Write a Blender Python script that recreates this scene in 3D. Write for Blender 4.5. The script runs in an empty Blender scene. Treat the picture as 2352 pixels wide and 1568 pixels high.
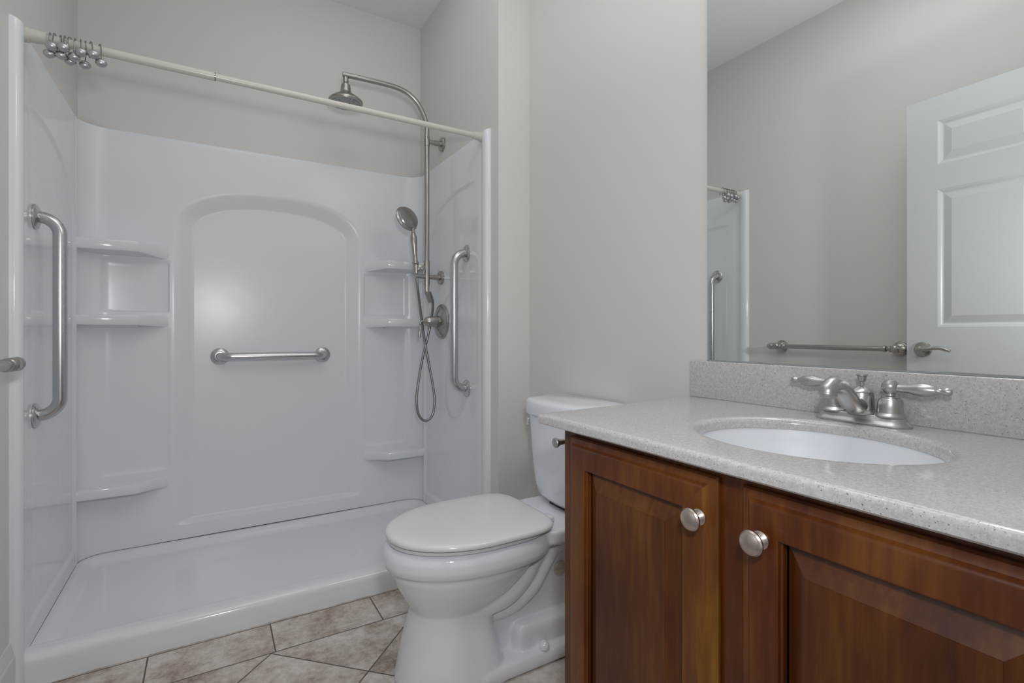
import bpy, bmesh, math, random
import numpy as np
from mathutils import Vector, Matrix
random.seed(7)
SC = bpy.context.scene
COL = SC.collection
PI = math.pi

# ------------------------------------------------------------------ camera, world, lights, exposure
CAM_H = 1.02
cam_d = bpy.data.cameras.new('camera'); cam = bpy.data.objects.new('camera', cam_d); COL.objects.link(cam)
cam_d.sensor_fit = 'HORIZONTAL'; cam_d.sensor_width = 36.0
cam_d.lens = 36.0 * 1157.0 / 2352.0
cam_d.shift_y = -21.0 / 2352.0
cam_d.clip_start = 0.02
cam.location = (0, 0, CAM_H)
cam.rotation_euler = (PI / 2, 0, -math.radians(31.03))
SC.camera = cam

w = bpy.data.worlds.new('world'); SC.world = w; w.use_nodes = True
w.node_tree.nodes['Background'].inputs[0].default_value = (0.85, 0.9, 1.0, 1)
w.node_tree.nodes['Background'].inputs[1].default_value = 0.25

def area(name, loc, target, sx, sy, power, color=(1, 1, 1), shape='RECTANGLE'):
    d = bpy.data.lights.new(name, 'AREA'); d.shape = shape
    d.size = sx
    if shape in ('RECTANGLE', 'ELLIPSE'): d.size_y = sy
    d.energy = power; d.color = color
    o = bpy.data.objects.new(name, d); COL.objects.link(o)
    o.location = loc
    v = Vector(target) - Vector(loc)
    o.rotation_euler = v.to_track_quat('-Z', 'Y').to_euler()
    return o
# flash on the camera, its bounce from the ceiling, the vanity lamps over the mirror, soft fill light from the hall
area('flash_light', (0.06, -0.03, 1.265), (0.12, 2.0, 1.22), 0.12, 0.12, 7.5, (0.97, 0.98, 1.0), 'DISK')
def spot(name, loc, target, power, angle, color=(1, 1, 1), radius=0.05):
    d = bpy.data.lights.new(name, 'SPOT'); d.energy = power; d.color = color; d.spot_size = math.radians(angle); d.spot_blend = 0.9; d.shadow_soft_size = radius
    o = bpy.data.objects.new(name, d); COL.objects.link(o); o.location = loc
    o.rotation_euler = (Vector(target) - Vector(loc)).to_track_quat('-Z', 'Y').to_euler(); return o
spot('bounced_flash_light', (0.10, -0.02, 1.33), (0.45, 0.95, 2.76), 45.0, 88, (0.96, 0.98, 1.0))
area('shower_fill', (0.52, 1.88, 2.755), (0.52, 1.88, 0.0), 0.6, 0.8, 1.2, (0.98, 0.99, 1.0))  # added fill over the shower to lift walls and pan, no fixture there
area('ceiling_bounce_fill', (0.30, 0.85, 2.75), (0.30, 0.85, 0.0), 0.8, 0.95, 4.6, (0.98, 0.99, 1.0))  # added panel standing in for flash light bounced down, not a fixture
area('vanity_light', (1.08, 0.5, 2.25), (0.2, 0.9, 1.0), 0.12, 0.6, 3.6, (1.0, 0.97, 0.93))
area('hall_light', (0.02, -1.2, 1.10), (0.1, 1.5, 1.1), 0.9, 1.9, 2.6, (0.95, 0.97, 1.0))

vs = SC.view_settings
vs.view_transform = 'Standard'; vs.look = 'None'; vs.gamma = 1.0; vs.use_curve_mapping = False
vs.exposure = 0.02

# ------------------------------------------------------------------ materials
def mat(name, col=(0.8, 0.8, 0.8), rough=0.5, metal=0.0, coat=0.0, spec=0.5, coat_rough=0.03):
    m = bpy.data.materials.new(name); m.use_nodes = True
    b = m.node_tree.nodes['Principled BSDF']
    b.inputs['Base Color'].default_value = (*col, 1)
    b.inputs['Roughness'].default_value = rough
    b.inputs['Metallic'].default_value = metal
    b.inputs['Coat Weight'].default_value = coat
    b.inputs['Coat Roughness'].default_value = coat_rough
    b.inputs['Specular IOR Level'].default_value = spec
    return m
class NT:
    def __init__(s, m): s.t = m.node_tree; s.b = s.t.nodes['Principled BSDF']
    def n(s, typ, **kw):
        x = s.t.nodes.new(typ)
        for k, v in kw.items():
            if k.startswith('i_'):
                key = k[2:]
                x.inputs[int(key) if key.isdigit() else key].default_value = v
            else: setattr(x, k, v)
        return x
    def l(s, a, b): s.t.links.new(a, b)
    def math(s, op, a, b=None):
        x = s.n('ShaderNodeMath', operation=op)
        for i, v in enumerate((a, b)):
            if v is None: continue
            if isinstance(v, (int, float)): x.inputs[i].default_value = v
            else: s.l(v, x.inputs[i])
        return x.outputs[0]
    def ramp(s, fac, stops):
        r = s.n('ShaderNodeValToRGB'); e = r.color_ramp.elements
        while len(e) < len(stops): e.new(0.5)
        for el, (p, c) in zip(e, stops): el.position = p; el.color = (*c, 1)
        s.l(fac, r.inputs[0]); return r.outputs[0]
    def noise(s, vec, scale, detail=4, rough=0.5):
        x = s.n('ShaderNodeTexNoise'); x.inputs['Scale'].default_value = scale
        x.inputs['Detail'].default_value = detail; x.inputs['Roughness'].default_value = rough
        s.l(vec, x.inputs['Vector']); return x.outputs['Fac']
    def obj(s): return s.n('ShaderNodeTexCoord').outputs['Object']
    def mapped(s, vec, scale):
        x = s.n('ShaderNodeMapping'); x.inputs['Scale'].default_value = scale; s.l(vec, x.inputs['Vector']); return x.outputs[0]
    def bump(s, h, strength, dist=0.001):
        x = s.n('ShaderNodeBump'); x.inputs['Strength'].default_value = strength; x.inputs['Distance'].default_value = dist
        s.l(h, x.inputs['Height']); s.l(x.outputs[0], s.b.inputs['Normal'])

def m_paint(name, col, rough=0.42):
    m = mat(name, col, rough, spec=0.4); t = NT(m); o = t.obj()
    n = t.noise(o, 260, 3)
    t.bump(n, 0.12, 0.0006)
    return m
WALL = m_paint('warm_beige_wall_paint', (0.705, 0.69, 0.66))
CEIL = mat('stippled_white_ceiling', (0.80, 0.80, 0.815), 0.8)
_t = NT(CEIL); _t.bump(_t.noise(_t.obj(), 140, 5, 0.7), 0.5, 0.002)
TRIM = mat('white_semigloss_trim', (0.70, 0.70, 0.69), 0.3)
DOORW = mat('white_door_paint', (0.60, 0.615, 0.63), 0.32)
ACRY = mat('white_acrylic', (0.80, 0.825, 0.855), 0.11)
ACRYB = mat('white_acrylic_satin', (0.80, 0.825, 0.855), 0.25)
for _m in (ACRY, ACRYB):
    _t = NT(_m); _t.bump(_t.noise(_t.obj(), 7, 2, 0.5), 0.05, 0.02)
PORC = mat('white_porcelain', (0.84, 0.86, 0.91), 0.10, coat=0.4)
SEATM = mat('white_toilet_seat_plastic', (0.75, 0.76, 0.765), 0.16)
SINKM = mat('white_sink_porcelain', (0.77, 0.795, 0.83), 0.4)
IVORY = mat('ivory_rod_enamel', (0.62, 0.605, 0.54), 0.25)
BEIGE = mat('beige_plastic', (0.60, 0.55, 0.42), 0.4)
CAULK = mat('dark_joint', (0.10, 0.10, 0.11), 0.7)
DARK = mat('dark_rubber', (0.03, 0.03, 0.032), 0.6)
MIRR = mat('mirror_silvering', (0.90, 0.93, 0.92), 0.0, 1.0)
MEDGE = mat('mirror_edge_glass', (0.18, 0.24, 0.24), 0.15)
CHROME = mat('chrome', (0.85, 0.86, 0.88), 0.06, 1.0)
def m_brushed(name, col, rough, axis_scale):
    m = mat(name, col, rough, 1.0); t = NT(m); o = t.mapped(t.obj(), axis_scale)
    n = t.noise(o, 60, 3)
    mm = t.n('ShaderNodeMapRange'); mm.inputs[3].default_value = rough - 0.015; mm.inputs[4].default_value = rough + 0.015
    t.l(n, mm.inputs[0]); t.l(mm.outputs[0], t.b.inputs['Roughness'])
    return m
NICK = m_brushed('brushed_nickel', (0.53, 0.515, 0.50), 0.33, (1, 1, 8))
PEWT = m_brushed('dark_brushed_nickel', (0.44, 0.42, 0.395), 0.28, (6, 6, 1))
STEEL = m_brushed('satin_stainless_steel', (0.58, 0.585, 0.60), 0.27, (10, 10, 1))
BALLM = mat('satin_silver', (0.52, 0.525, 0.54), 0.36, 1.0)
HOSEM = m_brushed('dark_metal_hose', (0.30, 0.30, 0.295), 0.3, (1, 1, 40))
NOZ = mat('grey_nozzle_face', (0.32, 0.32, 0.32), 0.45)
_t = NT(NOZ); _v = _t.n('ShaderNodeTexVoronoi'); _v.inputs['Scale'].default_value = 85; _t.l(_t.obj(), _v.inputs['Vector'])
_t.l(_t.ramp(_v.outputs['Distance'], [(0.0, (0.05, 0.05, 0.05)), (0.22, (0.05, 0.05, 0.05)), (0.3, (0.36, 0.36, 0.36))]), _t.b.inputs['Base Color'])

def m_wood(name, light=1.0, seed=0.0, yellow=1.0):
    m = mat(name, (0.1, 0.03, 0.012), 0.34, coat=0.08, coat_rough=0.15, spec=0.45); t = NT(m); o = t.obj()
    add = t.n('ShaderNodeVectorMath', operation='ADD'); add.inputs[1].default_value = (seed, seed * 1.7, seed * 0.6); t.l(o, add.inputs[0]); o = add.outputs[0]
    g = t.noise(t.mapped(o, (1, 1, 0.09)), 95, 6, 0.6)
    b = t.noise(t.mapped(o, (1, 1, 0.35)), 9, 3, 0.55)
    mix = t.math('ADD', t.math('MULTIPLY', g, 0.45), t.math('MULTIPLY', b, 0.75))
    k = light
    c = t.ramp(mix, [(0.36, (0.060 * k, 0.012 * k * yellow, 0.003 * k)), (0.56, (0.118 * k, 0.027 * k * yellow, 0.004 * k)), (0.76, (0.20 * k, 0.066 * k * yellow, 0.007 * k))])
    t.l(c, t.b.inputs['Base Color']); t.bump(g, 0.05, 0.0004)
    return m
WOOD = m_wood('cherry_stained_wood', 0.88); WOODD = m_wood('cherry_stained_frame', 0.85, 3.1); WOODP = m_wood('cherry_stained_panel', 0.8, 1.3, 1.15)
WOODS = m_wood('cherry_stile_flash_lit', 1.3, 5.2, 1.35)  # same cherry wood, brightened to carry the flash light on one stile

def m_stone():
    m = mat('speckled_cultured_granite', (0.5, 0.48, 0.47), 0.14, coat=0.3, coat_rough=0.05); t = NT(m); o = t.obj()
    base = t.ramp(t.noise(o, 160, 5, 0.75), [(0.3, (0.45, 0.425, 0.415)), (0.5, (0.545, 0.525, 0.515)), (0.7, (0.64, 0.625, 0.62))])
    d = t.noise(t.mapped(o, (1, 1, 1)), 420, 2, 0.5)
    f = t.n('ShaderNodeMapRange'); f.inputs[1].default_value = 0.64; f.inputs[2].default_value = 0.72; t.l(d, f.inputs[0])
    mx = t.n('ShaderNodeMix', data_type='RGBA'); t.l(f.outputs[0], mx.inputs[0]); t.l(base, mx.inputs[6]); mx.inputs[7].default_value = (0.16, 0.14, 0.14, 1)
    d2 = t.noise(o, 300, 2, 0.5)
    f2 = t.n('ShaderNodeMapRange'); f2.inputs[1].default_value = 0.62; f2.inputs[2].default_value = 0.70; t.l(d2, f2.inputs[0])
    mx2 = t.n('ShaderNodeMix', data_type='RGBA'); t.l(f2.outputs[0], mx2.inputs[0]); t.l(mx.outputs[2], mx2.inputs[6]); mx2.inputs[7].default_value = (0.66, 0.65, 0.64, 1)
    t.l(mx2.outputs[2], t.b.inputs['Base Color'])
    return m
STONE = m_stone()

def m_tile():
    m = mat('travertine_look_tile', (0.4, 0.34, 0.29), 0.38); t = NT(m); o = t.obj()
    sep = t.n('ShaderNodeSeparateXYZ'); t.l(o, sep.inputs[0]); X, Y = sep.outputs[0], sep.outputs[1]
    S = 0.343; GW = 0.0045
    def line(v, off, period, wd=GW):       # 1 on the grout line
        a = t.math('MULTIPLY', t.math('ADD', v, -off + 40 * period), 1.0 / period)
        fr = t.math('FRACT', a)
        dd = t.math('MULTIPLY', t.math('MINIMUM', fr, t.math('SUBTRACT', 1.0, fr)), period)
        return t.math('LESS_THAN', dd, wd / 2), t.math('FLOOR', a)
    U = t.math('MULTIPLY', t.math('ADD', X, Y), 0.70711); V = t.math('MULTIPLY', t.math('SUBTRACT', X, Y), 0.70711)
    lu, cu = line(U, 1.368, S); lv, cv = line(V, -0.7856, S)
    lx, cx = line(X, 0.183, 0.3475)
    diag = t.math('MAXIMUM', lu, lv)
    def band(y): return t.math('LESS_THAN', t.math('ABSOLUTE', t.math('SUBTRACT', Y, y)), GW / 2)
    isb = t.math('GREATER_THAN', Y, 1.768); iss = t.math('GREATER_THAN', Y, 1.947)
    lxb = t.math('MULTIPLY', lx, t.math('SUBTRACT', 1.0, iss))
    g = t.math('ADD', t.math('MULTIPLY', lxb, isb), t.math('MULTIPLY', diag, t.math('SUBTRACT', 1.0, isb)))
    g = t.math('MAXIMUM', g, t.math('MAXIMUM', band(1.768), band(1.947)))
    # per tile id
    idd = t.math('ADD', t.math('MULTIPLY', cu, 3.17), t.math('MULTIPLY', cv, 7.31))
    idb = t.math('ADD', t.math('MULTIPLY', cx, 5.7), t.math('MULTIPLY', iss, 11.3))
    mixid = t.math('ADD', t.math('MULTIPLY', isb, idb), t.math('MULTIPLY', t.math('SUBTRACT', 1.0, isb), idd))
    cmb = t.n('ShaderNodeCombineXYZ'); t.l(X, cmb.inputs[0]); t.l(Y, cmb.inputs[1]); t.l(mixid, cmb.inputs[2])
    n1 = t.noise(cmb.outputs[0], 7, 8, 0.62); n2 = t.noise(cmb.outputs[0], 42, 8, 0.72)
    ns = t.noise(t.mapped(cmb.outputs[0], (1, 2.2, 1)), 130, 4, 0.6)
    f = t.math('ADD', t.math('MULTIPLY', n1, 0.55), t.math('ADD', t.math('MULTIPLY', n2, 0.38), t.math('MULTIPLY', ns, 0.12)))
    c = t.ramp(f, [(0.37, (0.215, 0.155, 0.115)), (0.455, (0.40, 0.325, 0.265)), (0.53, (0.57, 0.50, 0.445)), (0.64, (0.74, 0.70, 0.66))])
    mx = t.n('ShaderNodeMix', data_type='RGBA'); t.l(g, mx.inputs[0]); t.l(c, mx.inputs[6]); mx.inputs[7].default_value = (0.10, 0.082, 0.07, 1)
    t.l(mx.outputs[2], t.b.inputs['Base Color'])
    h = t.math('SUBTRACT', t.math('MULTIPLY', n2, 0.3), t.math('MULTIPLY', g, 1.5))
    t.bump(h, 0.35, 0.002)
    return m
TILE = m_tile()

# ------------------------------------------------------------------ mesh helpers
def frame(axis):
    z = Vector(axis).normalized()
    x = z.orthogonal().normalized(); y = z.cross(x)
    return Matrix((x, y, z)).transposed()
class MB:
    def __init__(s): s.bm = bmesh.new()
    def box(s, a, b, bevel=0.0, seg=2):
        r = bmesh.ops.create_cube(s.bm, size=1.0)
        vs_ = r['verts']
        for v in vs_:
            v.co = Vector([(a[i] + b[i]) / 2 + v.co[i] * abs(b[i] - a[i]) for i in range(3)])
        if bevel:
            es = list({e for v in vs_ for e in v.link_edges})
            bmesh.ops.bevel(s.bm, geom=es, offset=bevel, segments=seg, affect='EDGES', profile=0.5)
        return s
    def rings(s, rings, closed=True, cap0=True, cap1=True, mi=0):
        R = [[s.bm.verts.new(p) for p in r] for r in rings]
        n = len(R[0])
        for a, b in zip(R[:-1], R[1:]):
            for i in range(n if closed else n - 1):
                j = (i + 1) % n
                f = s.bm.faces.new((a[i], a[j], b[j], b[i])); f.material_index = mi
        if cap0: s.bm.faces.new(list(reversed(R[0]))).material_index = mi
        if cap1: s.bm.faces.new(R[-1]).material_index = mi
        return R
    def lathe(s, prof, origin, axis=(0, 0, 1), seg=32, sx=1.0, sy=1.0, mi=0):
        """prof: list of (radius, height along axis)"""
        M = frame(axis); o = Vector(origin)
        rings = []
        for r, h in prof:
            r = max(r, 1e-5)
            rings.append([o + M @ Vector((r * sx * math.cos(2 * PI * i / seg), r * sy * math.sin(2 * PI * i / seg), h)) for i in range(seg)])
        s.rings(rings, mi=mi); return s
    def tube(s, pts, r, seg=16, cap=True, closed=False):
        P = [Vector(p) for p in pts]; n = len(P)
        rad = r if isinstance(r, (list, tuple)) else [r] * n
        T = []
        for i in range(n):
            if closed: t = P[(i + 1) % n] - P[i - 1]
            else: t = P[min(i + 1, n - 1)] - P[max(i - 1, 0)]
            T.append(t.normalized())
        u = T[0].orthogonal().normalized(); rings = []
        for i in range(n):
            u = (u - T[i] * u.dot(T[i])).normalized(); v = T[i].cross(u)
            rings.append([P[i] + (u * math.cos(2 * PI * k / seg) + v * math.sin(2 * PI * k / seg)) * rad[i] for k in range(seg)])
        if closed: rings.append(rings[0])
        s.rings(rings, cap0=cap and not closed, cap1=cap and not closed); return s
    def ball(s, c, r, seg=24, sc=(1, 1, 1), axis=None):
        M = frame(axis) if axis is not None else Matrix.Identity(3)
        rr = bmesh.ops.create_uvsphere(s.bm, u_segments=seg, v_segments=seg // 2, radius=1.0)
        for v in rr['verts']: v.co = Vector(c) + M @ Vector((v.co.x * r * sc[0], v.co.y * r * sc[1], v.co.z * r * sc[2]))
        return s
    def build(s, name, m, parent=None, angle=35, smooth=True, weld=True):
        if weld: bmesh.ops.remove_doubles(s.bm, verts=s.bm.verts, dist=2e-5)
        bmesh.ops.recalc_face_normals(s.bm, faces=s.bm.faces)
        me = bpy.data.meshes.new(name); s.bm.to_mesh(me); s.bm.free()
        for x in (m if isinstance(m, (list, tuple)) else [m]): me.materials.append(x)
        if smooth:
            me.shade_smooth(); me.set_sharp_from_angle(angle=math.radians(angle))
        o = bpy.data.objects.new(name, me); COL.objects.link(o)
        if parent: put(o, parent)
        return o
def put(o, parent):
    o.parent = parent; o.matrix_parent_inverse = parent.matrix_basis.inverted()
def tag(o, label=None, cat=None, group=None, kind=None):
    for k, v in (('label', label), ('category', cat), ('group', group), ('kind', kind)):
        if v: o[k] = v
    return o
def thing(name, loc, label, cat, group=None):
    o = bpy.data.objects.new(name, None); COL.objects.link(o); o.location = loc; o.empty_display_size = 0.05
    return tag(o, label, cat, group)
def struct(o): return tag(o, kind='structure')
def smooth_path(pts, n=8):
    P = [Vector(p) for p in pts]; out = []
    for i in range(len(P) - 1):
        p0 = P[max(i - 1, 0)]; p1 = P[i]; p2 = P[i + 1]; p3 = P[min(i + 2, len(P) - 1)]
        for k in range(n):
            t = k / n
            out.append(0.5 * ((2 * p1) + (p2 - p0) * t + (2 * p0 - 5 * p1 + 4 * p2 - p3) * t * t + (3 * p1 - p0 - 3 * p2 + p3) * t ** 3))
    out.append(P[-1]); return out
def bend(pts, r, n=8):
    """polyline with rounded corners"""
    P = [Vector(p) for p in pts]; out = [P[0]]
    for i in range(1, len(P) - 1):
        a = (P[i - 1] - P[i]); b = (P[i + 1] - P[i]); ang = a.angle(b)
        la = a.length * (0.97 if i == 1 else 0.49); lb = b.length * (0.97 if i == len(P) - 2 else 0.49)
        d = min(r / math.tan(ang / 2), la, lb)
        s_, e_ = P[i] + a.normalized() * d, P[i] + b.normalized() * d
        rr = d * math.tan(ang / 2)
        c = P[i] + (a.normalized() + b.normalized()).normalized() * (rr / math.sin(ang / 2))
        va, vb = s_ - c, e_ - c
        th = va.angle(vb)
        for k in range(n + 1):
            t = k / n
            out.append(c + (va * math.sin((1 - t) * th) + vb * math.sin(t * th)) / math.sin(th))
    out.append(P[-1]); return out
def sstep(a, b, x):
    t = np.clip((x - a) / (b - a), 0, 1); return t * t * (3 - 2 * t)

# ------------------------------------------------------------------ room
XL, XW, XS, YB, YP, ZC, YF = -0.475, 1.2, 1.045, 2.766, 1.848, 2.765, 0.05
struct(MB().box((-0.9, -1.5, -0.06), (1.32, 2.95, 0)).build('floor', TILE))
struct(MB().box((-0.9, -1.5, ZC), (1.32, 2.95, ZC + 0.06)).build('ceiling', CEIL))
struct(MB().box((XL - 0.1, -0.07, 0), (XL, YB + 0.15, ZC)).build('wall_left', WALL))
struct(MB().box((XL, YB, 1.893), (XS, YB + 0.05, ZC)).box((XL, YB + 0.05, 0), (XW + 0.1, YB + 0.15, ZC)).build('wall_back', WALL))
struct(MB().box((XS, YP, 0), (XW + 0.1, YB + 0.05, ZC)).build('wall_shower_side', WALL))
struct(MB().box((XW, -0.07, 0), (XW + 0.1, YP, ZC)).build('wall_right', WALL))
DX0, DX1, DZ = -0.262, 0.655, 2.05
struct(MB().box((XL, -0.07, 0), (DX0 - 0.012, YF, ZC)).box((DX1 + 0.012, -0.07, 0), (XW, YF, ZC))
       .box((DX0 - 0.012, -0.07, DZ + 0.012), (DX1 + 0.012, YF, ZC)).build('wall_front', WALL))
struct(MB().box((DX0 - 0.012, -0.075, 0), (DX0, YF, DZ)).box((DX1, -0.075, 0), (DX1 + 0.012, YF, DZ))
       .box((DX0 - 0.012, -0.075, DZ), (DX1 + 0.012, YF, DZ + 0.012)).build('trim_1', TRIM))
struct(MB().box((-0.9, -1.5, 0), (1.32, -1.4, ZC)).build('wall_hall', WALL))
def baseboard(name, a, b, axis, out):
    # a: start point on the wall foot, length along axis, thickness towards out
    prof = [(0, 0), (0.013, 0), (0.013, 0.118), (0.010, 0.124), (0.010, 0.132), (0.006, 0.146), (0.0045, 0.158), (0, 0.158)]
    A, B = Vector(a), Vector(b); o = Vector(out)
    mb = MB(); mb.rings([[A + o * d + Vector((0, 0, z)) for d, z in prof], [B + o * d + Vector((0, 0, z)) for d, z in prof]])
    return struct(mb.build(name, TRIM, angle=20))
baseboard('baseboard_left', (XL, YF, 0), (XL, 1.925, 0), 'y', (1, 0, 0))
baseboard('baseboard_right', (XW, 0.90, 0), (XW, YP, 0), 'y', (-1, 0, 0))
baseboard('baseboard_shower_side', (XS, YP, 0), (XW - 0.013, YP, 0), 'x', (0, -1, 0))

# ------------------------------------------------------------------ shower pan
def grid_mesh(mb, P, mi=0):
    """P: (nu, nv, 3) array"""
    nu, nv, _ = P.shape
    V = [[mb.bm.verts.new(P[i, j]) for j in range(nv)] for i in range(nu)]
    for i in range(nu - 1):
        for j in range(nv - 1):
            mb.bm.faces.new((V[i][j], V[i + 1][j], V[i + 1][j + 1], V[i][j + 1])).material_index = mi
    return V
SX0, SX1, SYB = -0.463, 1.030, 2.757
def dense(a, b, n, extra=()):
    x = list(np.linspace(a, b, n)) + list(extra)
    return np.array(sorted(set(np.round(x, 5))))
px0, px1, py0, py1 = XL + 0.001, XS - 0.001, 1.962, YB - 0.001
gx = dense(px0, px1, 90, np.concatenate([np.linspace(px0, px0 + 0.1, 24), np.linspace(px1 - 0.1, px1, 24)]))
gy = dense(py0 + 0.028, py1, 50, np.concatenate([np.linspace(py0 + 0.028, py0 + 0.13, 20), np.linspace(py1 - 0.12, py1, 24)]))
GX, GY = np.meshgrid(gx, gy, indexing='ij')
def rrect_in(X, Y, x0, x1, y0, y1, r):
    """distance inside a rectangle (rounded at the y1 corners)"""
    cx, hx = (x0 + x1) / 2, (x1 - x0) / 2
    dx = np.abs(X - cx) - hx
    dy = Y - y1
    q = np.where((dx > -r) & (dy > -r), np.hypot(dx + r, dy + r) - r, np.maximum(dx, dy))
    return -q
di = rrect_in(GX, GY, SX0 + 0.002, SX1 - 0.002, 0, SYB - 0.006, 0.085)
rim = 1 - sstep(0.012, 0.06, di)
Z = 0.042 + 0.028 * rim
front = 1 - sstep(py0 + 0.055, py0 + 0.135, GY)
Z = np.maximum(Z, 0.042 + 0.042 * front)
Z += 0.004 * sstep(0.2, 0.75, np.hypot((GX - 0.284) / 1.4, GY - 2.36)) 
P = np.stack([GX, GY, Z], -1)
mb = MB()
fr = []
for k in range(7):                     # rounded nose and front face
    a = (PI / 2) * k / 6
    fr.append((py0 + 0.028 - 0.028 * math.sin(a), None, 1 - math.cos(a)))
base = P[:, :1, :]
cols = [base]
for y, _, d in fr[1:]:
    c = base.copy(); c[:, 0, 1] = y; c[:, 0, 2] = base[:, 0, 2] - 0.028 * d; cols.insert(0, c)
c = base.copy(); c[:, 0, 1] = py0 - 0.003; c[:, 0, 2] = 0.0; cols.insert(0, c)
full = np.concatenate(cols[:-1] + [P], axis=1)
grid_mesh(mb, full)
pan = thing('shower_pan', (0.284, 2.36, 0), 'low white shower pan with a raised front curb along the tile floor', 'shower pan')
mb.build('basin', ACRY, pan, angle=50)

# ------------------------------------------------------------------ shower surround
ZT, ZB = 1.902, 0.0745
sur = thing('shower_surround', (0.284, 2.36, ZB), 'glossy white moulded shower wall surround with arched recess and corner shelves', 'shower surround')
# back panel as a shaped sheet: s runs along x with rounded corners
RXc, RYc = 0.10, 0.075
def back_plan():
    pts = []
    for k in range(19):
        a = (PI / 2) * k / 18
        pts.append((SX0 + RXc * (1 - math.cos(a)), SYB - RYc * (1 - math.sin(a)), -math.cos(a) / RXc, -math.sin(a) / RYc))
    xs = np.linspace(SX0 + RXc, SX1 - RXc, 210)[1:-1]
    L = [(p[0], p[1], -p[2], p[3]) for p in pts]
    M_ = [(x, SYB, 0.0, -1.0) for x in xs]
    R_ = [(SX0 + SX1 - p[0], p[1], p[2], p[3]) for p in reversed(pts)]
    return L + M_ + R_
plan = np.array(back_plan())
nrm = plan[:, 2:4] / np.linalg.norm(plan[:, 2:4], axis=1, keepdims=True)
gz = dense(ZB, ZT - 0.008, 150, np.concatenate([np.linspace(1.44, 1.73, 60), np.linspace(0.12, 0.17, 14), np.linspace(1.09, 1.13, 14), np.linspace(1.33, 1.37, 14), np.linspace(0.36, 0.40, 10)]))
XX = np.repeat(plan[:, :1], len(gz), 1); ZZ = np.repeat(gz[None, :], len(plan), 0)
AXC, AHW, AZ0, AZ1 = 0.2835, 0.425, 1.49, 1.706
def arch_poly(xc, hw, z0, z1, n=2.35, zbot=0.138):
    t = np.linspace(0, PI, 121)
    x = xc - hw * np.sign(np.cos(t)) * np.abs(np.cos(t)) ** (2 / n); z = z0 + (z1 - z0) * np.abs(np.sin(t)) ** (2 / n)
    pts = [(xc - hw, zbot)] + [(xc - hw, zz) for zz in np.linspace(zbot, z0, 40)[1:-1]] + list(zip(x, z)) + [(xc + hw, zz) for zz in np.linspace(z0, zbot, 40)[1:-1]] + [(xc + hw, zbot)]
    return np.array(pts)
def dist_in(X, Z, poly):
    """signed distance, positive inside, to a closed polygon (open at nothing)"""
    q = np.stack([X.ravel(), Z.ravel()], -1)
    best = np.full(len(q), 1e9); inside = np.zeros(len(q), bool)
    for a, b in zip(poly, np.roll(poly, -1, 0)):
        d = b - a; L2 = max(d @ d, 1e-12)
        t = np.clip(((q - a) @ d) / L2, 0, 1)
        best = np.minimum(best, np.hypot(*(q - a - t[:, None] * d).T))
        if a[1] != b[1]:
            c = ((a[1] > q[:, 1]) != (b[1] > q[:, 1])) & (q[:, 0] < (b[0] - a[0]) * (q[:, 1] - a[1]) / (b[1] - a[1]) + a[0])
            inside ^= c
    return np.where(inside, best, -best).reshape(X.shape)
def chamfer(d, wd, soft):
    t = np.clip(d / wd, 0, 1)
    # linear slope eased at its outer end, crisper at the inner end
    return np.where(t < 0.35, t * t / 0.35 * 0.5 / (1 - 0.175), (t - 0.175) / (1 - 0.175))
poly = arch_poly(AXC, AHW, AZ0, AZ1)
dA = dist_in(XX, ZZ, poly)
zb = np.clip((ZZ - 0.138) / 0.02, 0, 1)
dside = dist_in(XX, np.maximum(ZZ, 0.5), poly)      # ignores the sill
dep = 0.034 * chamfer(dside, 0.078, 0.3) * (zb * zb * (3 - 2 * zb))
# scooped columns in the corners between the shelves
def scoop(xa, xb, z0, z1, d):
    cxx, h = (xa + xb) / 2, (xb - xa) / 2
    t = (XX - cxx) / h
    pr = np.where(np.abs(t) < 1, 0.45 + 0.55 * (1 - t * t), 0) * sstep(0, 0.035, 1 - np.abs(t))
    e = 0.010
    return d * pr * sstep(z0, z0 + e, ZZ) * (1 - sstep(z1 - 0.03, z1, ZZ))
for xa, xb in ((-0.392, -0.154), (0.721, 0.959)):
    dep += scoop(xa, xb, 1.108, 1.352, 0.016)
    dep += scoop(xa, xb, 0.40, 1.045, 0.005)
PX = XX - nrm[:, :1] * dep; PY = np.repeat(plan[:, 1:2], len(gz), 1) - nrm[:, 1:2] * dep
PY = np.minimum(PY, YB - 0.0005) if False else PY
Pb = np.stack([PX, PY, ZZ], -1)
# rounded top lip back to the wall
top = Pb[:, -1:, :]
lips = []
for k in range(1, 6):
    a = (PI / 2) * k / 5
    t = top.copy(); t[:, 0, 0] -= nrm[:, 0] * 0.008 * (1 - math.cos(a)); t[:, 0, 1] -= nrm[:, 1] * 0.008 * (1 - math.cos(a)); t[:, 0, 2] += 0.008 * math.sin(a); lips.append(t)
Pb = np.concatenate([Pb] + lips, 1)
YBK = YB + 0.03                      # the recess is let into the studs behind the painted wall
mb = MB(); grid_mesh(mb, Pb); mb.build('back_panel', ACRYB, sur, angle=42)

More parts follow.
